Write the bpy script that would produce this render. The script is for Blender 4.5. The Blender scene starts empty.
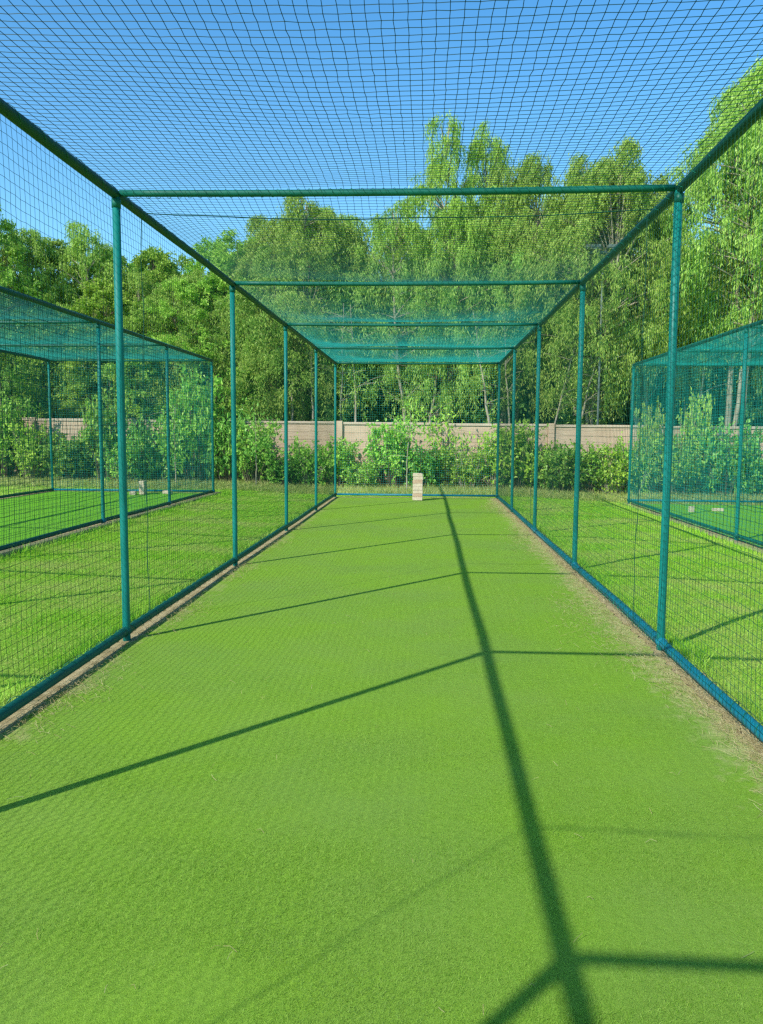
import bpy, math, random
import numpy as np
from mathutils import Matrix, Vector

rng = np.random.default_rng(11)
random.seed(11)
SC = bpy.context.scene
COL = SC.collection
R = math.radians

# ----------------------------------------------------------------- helpers
def tag(o, label=None, cat=None, group=None, kind=None):
    if label: o['label'] = label
    if cat: o['category'] = cat
    if group: o['group'] = group
    if kind: o['kind'] = kind
    return o

def empty(name, loc=(0, 0, 0), rz=0.0):
    o = bpy.data.objects.new(name, None)
    o.empty_display_size = 0.2
    COL.objects.link(o)
    o.location = loc
    o.rotation_euler = (0, 0, rz)
    return o

class MB:
    """collects triangles / quads as numpy arrays"""
    def __init__(self):
        self.v, self.q, self.t, self.n = [], [], [], 0
        self.qm, self.tm = [], []
    def add(self, v, quads=None, tris=None, mi=0):
        v = np.asarray(v, float).reshape(-1, 3)
        if quads is not None and len(quads):
            q = np.asarray(quads, int).reshape(-1, 4) + self.n
            self.q.append(q); self.qm.append(np.full(len(q), mi))
        if tris is not None and len(tris):
            t = np.asarray(tris, int).reshape(-1, 3) + self.n
            self.t.append(t); self.tm.append(np.full(len(t), mi))
        self.v.append(v); self.n += len(v)
        return self
    def mesh(self, name, mats, smooth=False):
        me = bpy.data.meshes.new(name)
        v = np.concatenate(self.v) if self.v else np.zeros((0, 3))
        q = np.concatenate(self.q) if self.q else np.zeros((0, 4), int)
        t = np.concatenate(self.t) if self.t else np.zeros((0, 3), int)
        me.vertices.add(len(v)); me.vertices.foreach_set('co', v.astype(np.float32).ravel())
        li = np.concatenate([q.ravel(), t.ravel()]).astype(np.int32)
        me.loops.add(len(li)); me.loops.foreach_set('vertex_index', li)
        st = np.concatenate([np.arange(len(q)) * 4, len(q) * 4 + np.arange(len(t)) * 3]).astype(np.int32)
        me.polygons.add(len(st)); me.polygons.foreach_set('loop_start', st)
        if not isinstance(mats, (list, tuple)): mats = [mats]
        for m in mats: me.materials.append(m)
        mi = np.concatenate(self.qm + self.tm).astype(np.int32) if (self.qm or self.tm) else np.zeros(0, np.int32)
        me.polygons.foreach_set('material_index', mi)
        me.polygons.foreach_set('use_smooth', np.full(len(st), smooth, bool))
        me.update(calc_edges=True)
        return me
    def build(self, name, mats, parent=None, smooth=False):
        o = bpy.data.objects.new(name, self.mesh(name, mats, smooth))
        COL.objects.link(o)
        if parent is not None: o.parent = parent
        return o
    # -- shapes
    def box(self, c, s, rz=0.0, bev=0.0, mi=0):
        cx, cy, cz = c; a, b, d = s[0] / 2, s[1] / 2, s[2] / 2
        if bev <= 0:
            v = np.array([[x, y, z] for z in (-d, d) for y in (-b, b) for x in (-a, a)])
            f = [[0, 2, 3, 1], [4, 5, 7, 6], [0, 1, 5, 4], [2, 6, 7, 3], [0, 4, 6, 2], [1, 3, 7, 5]]
            t = None
        else:
            r = []
            lev = [(-d, -bev), (-d + bev, 0), (d - bev, 0), (d, -bev)]
            for z, ins in lev:
                A, B = a + ins, b + ins
                r += [[-A + bev, -B, z], [A - bev, -B, z], [A, -B + bev, z], [A, B - bev, z],
                      [A - bev, B, z], [-A + bev, B, z], [-A, B - bev, z], [-A, -B + bev, z]]
            v = np.array(r); f = []; t = []
            for l in range(3):
                for k in range(8):
                    k2 = (k + 1) % 8
                    f.append([l * 8 + k, l * 8 + k2, l * 8 + 8 + k2, l * 8 + 8 + k])
            for k in range(1, 7):
                t.append([0, k + 1, k]); t.append([24, 24 + k, 24 + k + 1])
        cs, sn = math.cos(rz), math.sin(rz)
        v = np.stack([v[:, 0] * cs - v[:, 1] * sn + cx, v[:, 0] * sn + v[:, 1] * cs + cy, v[:, 2] + cz], 1)
        return self.add(v, f, t, mi)
    def tube(self, pts, rad, n=12, caps=True, mi=0):
        P = np.asarray(pts, float); m = len(P)
        rad = np.broadcast_to(np.asarray(rad, float), (m,))
        T = np.gradient(P, axis=0); T /= np.linalg.norm(T, axis=1)[:, None] + 1e-12
        ref = np.array([0, 0, 1.0]) if abs(T[0, 2]) < 0.9 else np.array([1.0, 0, 0])
        A = np.cross(T, ref); A /= np.linalg.norm(A, axis=1)[:, None] + 1e-12
        B = np.cross(T, A)
        an = np.linspace(0, 2 * np.pi, n, endpoint=False)
        v = P[:, None] + rad[:, None, None] * (np.cos(an)[None, :, None] * A[:, None] + np.sin(an)[None, :, None] * B[:, None])
        i = np.arange(m - 1)[:, None] * n; k = np.arange(n)[None]; k2 = (k + 1) % n
        q = np.stack(np.broadcast_arrays(i + k, i + k2, i + n + k2, i + n + k), -1).reshape(-1, 4)
        t = []
        if caps:
            for k in range(1, n - 1):
                t.append([0, k + 1, k]); b = (m - 1) * n; t.append([b, b + k, b + k + 1])
        return self.add(v.reshape(-1, 3), q, t, mi)
    def strands(self, S, rad, nrm):
        """S (N,M,3) polylines as three-sided twine"""
        N, M = S.shape[:2]
        T = np.gradient(S, axis=1); T /= np.linalg.norm(T, axis=2)[..., None] + 1e-12
        nrm = np.broadcast_to(np.asarray(nrm, float), S.shape)
        Bn = np.cross(T, nrm); Bn /= np.linalg.norm(Bn, axis=2)[..., None] + 1e-12
        Nn = np.cross(Bn, T)
        vs = []
        if not np.isscalar(rad): rad = np.asarray(rad)[..., None]
        for a in (0.5, 0.5 + 2.0944, 0.5 + 4.1888):
            vs.append(S + rad * (math.cos(a) * Nn + math.sin(a) * Bn))
        V = np.stack(vs, 2)                                  # N,M,3,3
        base = (np.arange(N)[:, None] * M + np.arange(M - 1)[None]) * 3
        k = np.arange(3)
        q = np.stack([base[..., None] + k, base[..., None] + (k + 1) % 3, base[..., None] + 3 + (k + 1) % 3, base[..., None] + 3 + k], -1)
        return self.add(V.reshape(-1, 3), q.reshape(-1, 4))
    def leaves(self, P, D, U, L, Wd, mi=0, fold=0.12):
        """one pointed leaf (kite) per row: base P, direction D, up U"""
        P = np.asarray(P, float); N = len(P)
        if N == 0: return self
        D = D / (np.linalg.norm(D, axis=1)[:, None] + 1e-12)
        S = np.cross(D, U); S /= np.linalg.norm(S, axis=1)[:, None] + 1e-12
        Nn = np.cross(S, D)
        L = np.broadcast_to(L, (N,))[:, None]; Wd = np.broadcast_to(Wd, (N,))[:, None]
        mid = P + D * L * 0.42 + Nn * L * fold * 0.5
        v = np.stack([P, mid - S * Wd * 0.5, P + D * L - Nn * L * fold, mid + S * Wd * 0.5], 1).reshape(-1, 3)
        q = np.arange(N * 4).reshape(N, 4)
        return self.add(v, q, None, mi)

# ----------------------------------------------------------------- materials
def nmat(name):
    m = bpy.data.materials.new(name); m.use_nodes = True
    nt = m.node_tree; nt.nodes.clear()
    out = nt.nodes.new('ShaderNodeOutputMaterial')
    return m, nt, out
def N(nt, typ, **kw):
    n = nt.nodes.new(typ)
    for k, v in kw.items():
        if k in n.inputs.keys(): n.inputs[k].default_value = v
        else: setattr(n, k, v)
    return n
def ramp(nt, fac, stops):
    r = nt.nodes.new('ShaderNodeValToRGB')
    el = r.color_ramp.elements
    while len(el) < len(stops): el.new(0.5)
    for e, (p, c) in zip(el, stops):
        e.position = p; e.color = (*c, 1) if len(c) == 3 else c
    nt.links.new(fac, r.inputs['Fac'])
    return r.outputs['Color']
def mixc(nt, a, b, fac, mode='MIX'):
    m = nt.nodes.new('ShaderNodeMix'); m.data_type = 'RGBA'; m.blend_type = mode
    def setin(s, v):
        if isinstance(v, bpy.types.NodeSocket): nt.links.new(v, s)
        elif isinstance(v, (int, float)): s.default_value = v
        else: s.default_value = (*v, 1)
    setin(m.inputs[0], fac); setin(m.inputs[6], a); setin(m.inputs[7], b)
    return m.outputs[2]
def noise(nt, vec, scale, detail=4, rough=0.55):
    n = nt.nodes.new('ShaderNodeTexNoise')
    n.inputs['Scale'].default_value = scale; n.inputs['Detail'].default_value = detail
    n.inputs['Roughness'].default_value = rough
    if vec is not None: nt.links.new(vec, n.inputs['Vector'])
    return n.outputs['Fac']
def pos(nt): return nt.nodes.new('ShaderNodeNewGeometry').outputs['Position']
def maths(nt, op, a, b=None, clamp=False):
    m = nt.nodes.new('ShaderNodeMath'); m.operation = op; m.use_clamp = clamp
    for i, v in enumerate((a, b)):
        if v is None: continue
        if isinstance(v, bpy.types.NodeSocket): nt.links.new(v, m.inputs[i])
        else: m.inputs[i].default_value = v
    return m.outputs[0]
def bump(nt, h, strength, dist):
    b = nt.nodes.new('ShaderNodeBump'); b.inputs['Strength'].default_value = strength; b.inputs['Distance'].default_value = dist
    nt.links.new(h, b.inputs['Height']); return b.outputs['Normal']
def principled(nt, out, col, rough=0.7, spec=0.3, normal=None):
    p = nt.nodes.new('ShaderNodeBsdfPrincipled')
    if isinstance(col, bpy.types.NodeSocket): nt.links.new(col, p.inputs['Base Color'])
    else: p.inputs['Base Color'].default_value = (*col, 1)
    if isinstance(rough, bpy.types.NodeSocket): nt.links.new(rough, p.inputs['Roughness'])
    else: p.inputs['Roughness'].default_value = rough
    p.inputs['Specular IOR Level'].default_value = spec
    if normal is not None: nt.links.new(normal, p.inputs['Normal'])
    nt.links.new(p.outputs[0], out.inputs['Surface'])
    return p

def mat_paint(name, c1, c2, rough=0.5):
    m, nt, out = nmat(name); p = pos(nt)
    a = noise(nt, p, 3.5, 5); b = noise(nt, p, 60, 3)
    col = mixc(nt, c1, c2, ramp(nt, a, [(0.35, (0, 0, 0)), (0.7, (1, 1, 1))]))
    col = mixc(nt, col, (0.10, 0.13, 0.10), maths(nt, 'MULTIPLY', ramp(nt, b, [(0.62, (0, 0, 0)), (0.78, (1, 1, 1))]), 0.35))
    ch = noise(nt, p, 26, 6, .75)
    col = mixc(nt, col, (0.13, 0.075, 0.035), maths(nt, 'MULTIPLY', ramp(nt, ch, [(0.67, (0, 0, 0)), (0.72, (1, 1, 1))]), 0.7))
    r = ramp(nt, a, [(0.3, (rough - .08,) * 3), (0.7, (rough + .12,) * 3)])
    principled(nt, out, col, r, 0.28, bump(nt, b, 0.15, 0.002))
    return m

def mat_leaf(name, c_dark, c_mid, c_light, transl=0.35, rough=0.5, tcol=None):
    m, nt, out = nmat(name)
    g = nt.nodes.new('ShaderNodeNewGeometry'); oi = nt.nodes.new('ShaderNodeObjectInfo')
    col = ramp(nt, g.outputs['Random Per Island'], [(0.0, c_dark), (0.5, c_mid), (1.0, c_light)])
    nz = noise(nt, g.outputs['Position'], 0.7, 3)
    col = mixc(nt, col, c_light, maths(nt, 'MULTIPLY', ramp(nt, nz, [(0.45, (0, 0, 0)), (0.7, (1, 1, 1))]), 0.55))
    hs = nt.nodes.new('ShaderNodeHueSaturation')
    nt.links.new(maths(nt, 'ADD', maths(nt, 'MULTIPLY', oi.outputs['Random'], 0.03), 0.485), hs.inputs['Hue'])
    nt.links.new(maths(nt, 'ADD', maths(nt, 'MULTIPLY', oi.outputs['Random'], 0.35), 0.83), hs.inputs['Value'])
    nt.links.new(col, hs.inputs['Color']); col = hs.outputs[0]
    p = N(nt, 'ShaderNodeBsdfPrincipled'); nt.links.new(col, p.inputs['Base Color'])
    p.inputs['Roughness'].default_value = rough; p.inputs['Specular IOR Level'].default_value = 0.3
    t = N(nt, 'ShaderNodeBsdfTranslucent')
    nt.links.new(mixc(nt, col, tcol or (0.36, 0.66, 0.12), 0.45), t.inputs['Color'])
    mx = N(nt, 'ShaderNodeMixShader'); mx.inputs[0].default_value = transl
    nt.links.new(p.outputs[0], mx.inputs[1]); nt.links.new(t.outputs[0], mx.inputs[2])
    nt.links.new(mx.outputs[0], out.inputs['Surface'])
    return m

def mat_simple(name, c1, c2, scale=6, rough=0.8, bs=0.4, bd=0.01, spec=0.2, scale2=70):
    m, nt, out = nmat(name); p = pos(nt)
    a = noise(nt, p, scale, 6); b = noise(nt, p, scale2, 4)
    col = mixc(nt, c1, c2, ramp(nt, a, [(0.3, (0, 0, 0)), (0.7, (1, 1, 1))]))
    col = mixc(nt, col, (0.5, 0.5, 0.5), maths(nt, 'MULTIPLY', b, 0.5), 'OVERLAY')
    principled(nt, out, col, rough, spec, bump(nt, b, bs, bd))
    return m

M = {}
M['post'] = mat_paint('teal_post_paint', (0.002, 0.165, 0.145), (0.004, 0.210, 0.192))
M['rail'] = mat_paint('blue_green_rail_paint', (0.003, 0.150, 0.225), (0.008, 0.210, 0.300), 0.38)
M['toprail'] = mat_paint('dark_green_rail_paint', (0.002, 0.050, 0.034), (0.003, 0.075, 0.052))
M['shaderail'] = mat_paint('shaded_teal_rail_paint', (0.002, 0.085, 0.070), (0.004, 0.115, 0.095))  # darker copy of the rail colour: shade of the sides facing the camera
M['topbar'] = mat_paint('dark_green_bar_paint', (0.003, 0.105, 0.075), (0.005, 0.150, 0.110))
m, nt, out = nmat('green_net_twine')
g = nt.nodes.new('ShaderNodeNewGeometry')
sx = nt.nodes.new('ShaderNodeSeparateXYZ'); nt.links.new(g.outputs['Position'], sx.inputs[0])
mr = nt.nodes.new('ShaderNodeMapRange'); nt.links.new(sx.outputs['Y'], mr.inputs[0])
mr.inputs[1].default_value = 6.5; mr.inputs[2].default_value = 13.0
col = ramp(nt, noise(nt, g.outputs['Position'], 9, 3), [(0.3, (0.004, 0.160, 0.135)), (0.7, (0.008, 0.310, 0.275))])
col = mixc(nt, (0.004, 0.040, 0.040), col, mr.outputs[0])  # near twine coloured darker to read as unlit against the sky, far twine brighter
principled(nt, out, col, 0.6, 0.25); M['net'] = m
m, nt, out = nmat('dark_green_net_twine')
principled(nt, out, ramp(nt, noise(nt, pos(nt), 9, 3), [(0.3, (0.004, 0.050, 0.036)), (0.7, (0.006, 0.085, 0.062))]), 0.6, 0.2); M['net_dark'] = m
m, nt, out = nmat('green_rope')
principled(nt, out, ramp(nt, noise(nt, pos(nt), 120, 2), [(0.4, (0.004, 0.09, 0.05)), (0.6, (0.02, 0.24, 0.15))]), 0.6, 0.25); M['rope'] = m

# artificial turf: woven pile seen as fine light and dark grain
def mat_turf(name, c_dark, c_mid, c_light, worn=0.35):
    m, nt, out = nmat(name); p = pos(nt)
    fine = noise(nt, p, 330, 3, 0.7)
    mid = noise(nt, p, 45, 4, 0.6)
    big = noise(nt, p, 1.3, 5, 0.55)
    col = ramp(nt, fine, [(0.30, c_dark), (0.5, c_mid), (0.70, c_light)])
    col = mixc(nt, col, c_dark, maths(nt, 'MULTIPLY', ramp(nt, mid, [(0.5, (0, 0, 0)), (0.75, (1, 1, 1))]), 0.35))
    col = mixc(nt, col, (0.25, 0.36, 0.09), maths(nt, 'MULTIPLY', ramp(nt, big, [(0.42, (0, 0, 0)), (0.72, (1, 1, 1))]), worn))
    if name == 'artificial_turf_pitch':                  # trodden, sandy margin by the right rail
        sx = nt.nodes.new('ShaderNodeSeparateXYZ'); nt.links.new(p, sx.inputs[0])
        mr = nt.nodes.new('ShaderNodeMapRange'); nt.links.new(sx.outputs['X'], mr.inputs[0])
        mr.inputs[1].default_value = 1.1; mr.inputs[2].default_value = 1.78
        e = maths(nt, 'ADD', mr.outputs[0], maths(nt, 'MULTIPLY', maths(nt, 'SUBTRACT', noise(nt, p, 9, 5, .7), .5), 1.3))
        mr2 = nt.nodes.new('ShaderNodeMapRange'); nt.links.new(sx.outputs['X'], mr2.inputs[0])
        mr2.inputs[1].default_value = -1.35; mr2.inputs[2].default_value = -1.80
        e2 = maths(nt, 'ADD', mr2.outputs[0], maths(nt, 'MULTIPLY', maths(nt, 'SUBTRACT', noise(nt, p, 4, 5, .7), .55), 2.0))
        col = mixc(nt, col, (0.56, 0.50, 0.24), maths(nt, 'MULTIPLY', ramp(nt, e2, [(0.62, (0, 0, 0)), (1.0, (1, 1, 1))]), 0.6))
        patch = noise(nt, p, 0.55, 4, .6)
        col = mixc(nt, col, (0.20, 0.33, 0.075), maths(nt, 'MULTIPLY', ramp(nt, patch, [(0.45, (0, 0, 0)), (0.65, (1, 1, 1))]), 0.45))
        col = mixc(nt, col, (0.58, 0.54, 0.25), maths(nt, 'MULTIPLY', ramp(nt, e, [(0.66, (0, 0, 0)), (1.05 - .06, (1, 1, 1))]), 0.65))
    h = maths(nt, 'ADD', fine, maths(nt, 'MULTIPLY', mid, 1.2))
    principled(nt, out, col, 0.75, 0.18, bump(nt, h, 0.6, 0.006))
    return m
M['turf'] = mat_turf('artificial_turf_pitch', (0.132, 0.290, 0.015), (0.238, 0.440, 0.033), (0.345, 0.545, 0.075))
M['turf2'] = mat_turf('artificial_turf_bright', (0.100, 0.330, 0.010), (0.190, 0.530, 0.024), (0.270, 0.610, 0.050), 0.1)

def mat_blade(name, stops, dry, dryamt, scale=1.4):
    m, nt, out = nmat(name)
    g = nt.nodes.new('ShaderNodeNewGeometry')
    col = ramp(nt, g.outputs['Random Per Island'], stops)
    nz = noise(nt, g.outputs['Position'], scale, 5, 0.6)
    col = mixc(nt, col, dry, maths(nt, 'MULTIPLY', ramp(nt, nz, [(0.45, (0, 0, 0)), (0.68, (1, 1, 1))]), dryamt))
    p = N(nt, 'ShaderNodeBsdfPrincipled'); nt.links.new(col, p.inputs['Base Color'])
    p.inputs['Roughness'].default_value = 0.55; p.inputs['Specular IOR Level'].default_value = 0.25
    t = N(nt, 'ShaderNodeBsdfTranslucent'); nt.links.new(col, t.inputs['Color'])
    mx = N(nt, 'ShaderNodeMixShader'); mx.inputs[0].default_value = 0.3
    nt.links.new(p.outputs[0], mx.inputs[1]); nt.links.new(t.outputs[0], mx.inputs[2])
    nt.links.new(mx.outputs[0], out.inputs['Surface'])
    return m
M['pile'] = mat_blade('turf_pile', [(0, (0.140, 0.315, 0.017)), (0.5, (0.258, 0.468, 0.037)), (1, (0.43, 0.61, 0.11))], (0.24, 0.35, 0.10), 0.6, 0.8)
M['grass'] = mat_blade('lawn_grass', [(0, (0.14, 0.46, 0.018)), (0.5, (0.33, 0.68, 0.035)), (1, (0.54, 0.80, 0.10))], (0.66, 0.66, 0.22), 0.45, 0.9)
M['drygrass'] = mat_blade('dry_verge_grass', [(0, (0.22, 0.36, 0.05)), (0.5, (0.42, 0.52, 0.12)), (1, (0.62, 0.60, 0.25))], (0.60, 0.56, 0.25), 0.6, 1.5)
M['straw'] = mat_blade('dry_straw', [(0, (0.38, 0.31, 0.13)), (0.5, (0.60, 0.50, 0.24)), (1, (0.78, 0.68, 0.40))], (0.55, 0.48, 0.24), 0.3, 5)

m, nt, out = nmat('lawn_ground'); p = pos(nt)
a = noise(nt, p, 0.9, 5); b = noise(nt, p, 30, 5, 0.7)
col = ramp(nt, b, [(0.3, (0.15, 0.38, 0.016)), (0.55, (0.32, 0.58, 0.04)), (0.75, (0.54, 0.62, 0.16))])
col = mixc(nt, col, (0.52, 0.50, 0.17), maths(nt, 'MULTIPLY', ramp(nt, a, [(0.42, (0, 0, 0)), (0.68, (1, 1, 1))]), 0.6))
sx = nt.nodes.new('ShaderNodeSeparateXYZ'); nt.links.new(p, sx.inputs[0])
mr = nt.nodes.new('ShaderNodeMapRange'); nt.links.new(sx.outputs['Y'], mr.inputs[0])
mr.inputs[1].default_value = 18.8; mr.inputs[2].default_value = 20.6
col = mixc(nt, col, (0.42, 0.40, 0.18), maths(nt, 'MULTIPLY', mr.outputs[0], 0.75))
principled(nt, out, col, 0.9, 0.1, bump(nt, b, 0.7, 0.02)); M['ground'] = m

m, nt, out = nmat('sandy_soil'); p = pos(nt)
a = noise(nt, p, 7, 6, 0.65); b = noise(nt, p, 140, 4, 0.7)
col = ramp(nt, a, [(0.3, (0.36, 0.28, 0.14)), (0.55, (0.56, 0.46, 0.26)), (0.75, (0.68, 0.58, 0.36))])
col = mixc(nt, col, (0.12, 0.09, 0.05), maths(nt, 'MULTIPLY', ramp(nt, b, [(0.5, (0, 0, 0)), (0.75, (1, 1, 1))]), 0.6))
principled(nt, out, col, 0.95, 0.1, bump(nt, b, 0.8, 0.01)); M['soil'] = m

M['kerb'] = mat_simple('weathered_concrete', (0.20, 0.20, 0.11), (0.33, 0.32, 0.19), 5, 0.9, 0.5, 0.006)
M['wall'] = mat_simple('brown_pink_concrete', (0.52, 0.370, 0.250), (0.66, 0.490, 0.350), 1.6, 0.9, 0.4, 0.008, 0.15, 50)
M['wallcap'] = mat_simple('pale_concrete_coping', (0.56, 0.43, 0.31), (0.64, 0.51, 0.39), 3, 0.9, 0.3, 0.006)
M['brick'] = mat_simple('pale_brick', (0.60, 0.46, 0.33), (0.70, 0.58, 0.44), 12, 0.9, 0.4, 0.004)
M['brick_red'] = mat_simple('reddish_brick', (0.52, 0.33, 0.22), (0.62, 0.45, 0.32), 12, 0.9, 0.4, 0.004)
M['bark'] = mat_simple('pale_bark', (0.27, 0.23, 0.16), (0.44, 0.39, 0.30), 3.5, 0.9, 0.5, 0.01, 0.1, 35)
M['bark_dark'] = mat_simple('grey_bark', (0.11, 0.09, 0.06), (0.20, 0.17, 0.12), 4, 0.9, 0.5, 0.01, 0.1, 35)
M['leaf_w'] = mat_leaf('drooping_leaf', (0.175, 0.330, 0.050), (0.350, 0.540, 0.095), (0.600, 0.760, 0.170), 0.42, 0.40)
M['leaf_d'] = mat_leaf('dark_leaf', (0.130, 0.285, 0.045), (0.245, 0.445, 0.068), (0.440, 0.640, 0.120), 0.38, 0.40)
M['leaf_y'] = mat_leaf('yellow_green_leaf', (0.190, 0.350, 0.040), (0.365, 0.560, 0.075), (0.600, 0.770, 0.145), 0.42, 0.40)
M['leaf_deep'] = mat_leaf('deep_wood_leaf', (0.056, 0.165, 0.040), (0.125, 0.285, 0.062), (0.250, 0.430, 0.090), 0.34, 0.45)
M['leaf_s'] = mat_leaf('shrub_leaf', (0.180, 0.410, 0.045), (0.330, 0.610, 0.075), (0.540, 0.780, 0.140), 0.34, 0.40)
M['leaf_sd'] = mat_leaf('dark_shrub_leaf', (0.115, 0.320, 0.050), (0.235, 0.500, 0.075), (0.410, 0.660, 0.120), 0.32, 0.40)
M['leaf_sl'] = mat_leaf('lime_shrub_leaf', (0.240, 0.460, 0.036), (0.420, 0.670, 0.062), (0.620, 0.830, 0.140), 0.36, 0.40)
M['steel'] = mat_simple('grey_galvanised_steel', (0.10, 0.14, 0.13), (0.17, 0.21, 0.20), 4, 0.5, 0.1, 0.002, 0.4)
M['lens'] = mat_simple('lamp_glass', (0.45, 0.50, 0.50), (0.55, 0.60, 0.60), 4, 0.2, 0.05, 0.001, 0.5)

# ----------------------------------------------------------------- ground
GX = [-60, -20, -8.2, -4.4, -3.2, -2.4, -1.83, 1.83, 2.6, 3.6, 4.8, 8.5, 20, 60]
GZ = [0.16, 0.14, 0.10, 0.085, 0.03, 0.0, -0.016, 0.005, -0.01, -0.06, -0.115, -0.12, -0.14, -0.16]
def gz(x): return np.interp(x, GX, GZ)

def sheet(name, xs, ys, dz, mat, kind='structure', edge=None):
    xs = np.asarray(xs, float); ys = np.asarray(ys, float)
    X, Y = np.meshgrid(xs, ys, indexing='ij')
    if edge is not None:
        X[0] += edge * rng.normal(size=len(ys)); X[-1] += edge * rng.normal(size=len(ys))
    Z = gz(X) + dz
    n, mth = X.shape
    i = np.arange(n - 1)[:, None] * mth + np.arange(mth - 1)[None]
    q = np.stack([i, i + mth, i + mth + 1, i + 1], -1).reshape(-1, 4)
    o = MB().add(np.stack([X, Y, Z], -1).reshape(-1, 3), q).build(name, mat, None, True)
    o['kind'] = kind
    return o

sheet('ground', [-600, -150] + GX + [150, 600], [-300, -60, -20, 0, 10, 20, 40, 100, 300, 900], 0.0, M['ground'])

HW, H, RZ = 1.83, 3.007, 0.05               # half width, rail height, base rail height
DX_L, DX_R = -6.32, 6.66

def soil_and_turf(dx, y0, y1, turfmat, xl, xr, tname):
    sheet('soil_strip', np.linspace(dx - HW - .14, dx + HW + .12, 9), np.arange(y0, y1 + .25, .25), 0.004, M['soil'], edge=0.02)
    sheet(tname, np.concatenate([[dx + xl], np.linspace(dx + xl + .06, dx + xr - .06, 7), [dx + xr]]), np.arange(y0, y1 - .02, .06), 0.010, turfmat, edge=0.012)
soil_and_turf(0, -4.4, 18.15, M['turf'], -1.775, 1.76, 'artificial_turf')
soil_and_turf(DX_L, 4.0, 17.6, M['turf2'], -1.75, 1.72, 'artificial_turf')
soil_and_turf(DX_R, 4.0, 18.6, M['turf2'], -1.72, 1.75, 'artificial_turf')

def kerb(x, y0, y1, w, h):
    ys = np.arange(y0, y1 + .01, 0.6); mb = MB()
    prof = [(-w / 2, -.05), (-w / 2, h - .012), (-w / 2 + .012, h), (w / 2 - .012, h), (w / 2, h - .012), (w / 2, -.05)]
    v = []
    for y in ys:
        jx, jz = rng.normal() * .004, rng.normal() * .003
        for a, b in prof: v.append([x + a + jx, y, float(gz(x)) + b + jz * (b > 0)])
    q = [[i * 6 + k, i * 6 + k + 1, i * 6 + 7 + k, i * 6 + 6 + k] for i in range(len(ys) - 1) for k in range(5)]
    o = mb.add(v, q).build('kerb_strip', M['kerb']); o['kind'] = 'structure'
kerb(DX_L + HW + 0.10, 3.9, 17.7, 0.12, 0.035)
kerb(DX_R - HW - 0.10, 4.2, 18.7, 0.10, 0.030)

# ----------------------------------------------------------------- nets
def smooth_noise(u, v, amp, seed, scales=((0.9, 1.1), (2.1, 1.8), (3.9, 3.3))):
    r = np.random.default_rng(seed); s = 0
    for k, (a, b) in enumerate(scales):
        p = r.uniform(0, 6.28, 4); q = r.uniform(.6, 1.4, 4)
        s = s + (np.sin(a * u * q[0] + b * v * q[1] * .7 + p[0]) + np.sin(b * v * q[2] - a * u * q[3] * .5 + p[1])) * amp / (1.3 + 1.6 * k)
    return s

def net_panel(name, parent, origin, ud, vd, Lu, Lv, cell, rad, seed, sag=None, sway=0.012, jit=0.0025, knots=None, skip=1, mat='net', near=None):
    nu, nv = max(2, int(round(Lu / cell))) + 1, max(2, int(round(Lv / cell))) + 1
    u = np.linspace(0, Lu, nu); v = np.linspace(0, Lv, nv)
    Uu, Vv = np.meshgrid(u, v, indexing='ij')
    fade = np.clip(np.minimum(np.minimum(Uu, Lu - Uu), np.minimum(Vv, Lv - Vv)) / 0.35, 0, 1)
    r = np.random.default_rng(seed)
    du = smooth_noise(Uu, Vv, sway, seed + 1) * fade + r.normal(size=Uu.shape) * jit
    dv = smooth_noise(Uu, Vv, sway, seed + 2) * fade + r.normal(size=Uu.shape) * jit
    dn = smooth_noise(Uu, Vv, sway * 1.1, seed + 3) * fade
    if sag is not None: dn = dn + sag(Uu, Vv)
    ud, vd, o = map(lambda a: np.asarray(a, float), (ud, vd, origin))
    nd = np.cross(ud, vd)
    P = o + (Uu + du)[..., None] * ud + (Vv + dv)[..., None] * vd + dn[..., None] * nd
    mb = MB()
    if skip > 1:
        iu = np.unique(np.append(np.arange(0, nu, skip), nu - 1)); iv = np.unique(np.append(np.arange(0, nv, skip), nv - 1))
        mb.strands(P[iu].transpose(1, 0, 2), rad, nd); mb.strands(P[:, iv], rad, nd)
    else:
        rd = rad if near is None else np.interp(P[..., 1], (4.0, 8.0, 11.0, 14.0), (near, rad, rad, .0019))
        mb.strands(P.transpose(1, 0, 2), rd.T if near is not None else rd, nd); mb.strands(P, rd, nd)
    if knots is not None:
        K = P[knots(Uu, Vv)].reshape(-1, 3)
        k = rad * 1.9
        off = np.array([[k, 0, 0], [-k, 0, 0], [0, k, 0], [0, -k, 0], [0, 0, k], [0, 0, -k]])
        V = (K[:, None] + off[None]).reshape(-1, 3)
        t = np.array([[0, 2, 4], [2, 1, 4], [1, 3, 4], [3, 0, 4], [2, 0, 5], [1, 2, 5], [3, 1, 5], [0, 3, 5]])
        mb.add(V, None, (np.arange(len(K))[:, None, None] * 6 + t[None]).reshape(-1, 3))
    return mb.build(name, M[mat], parent)

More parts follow.
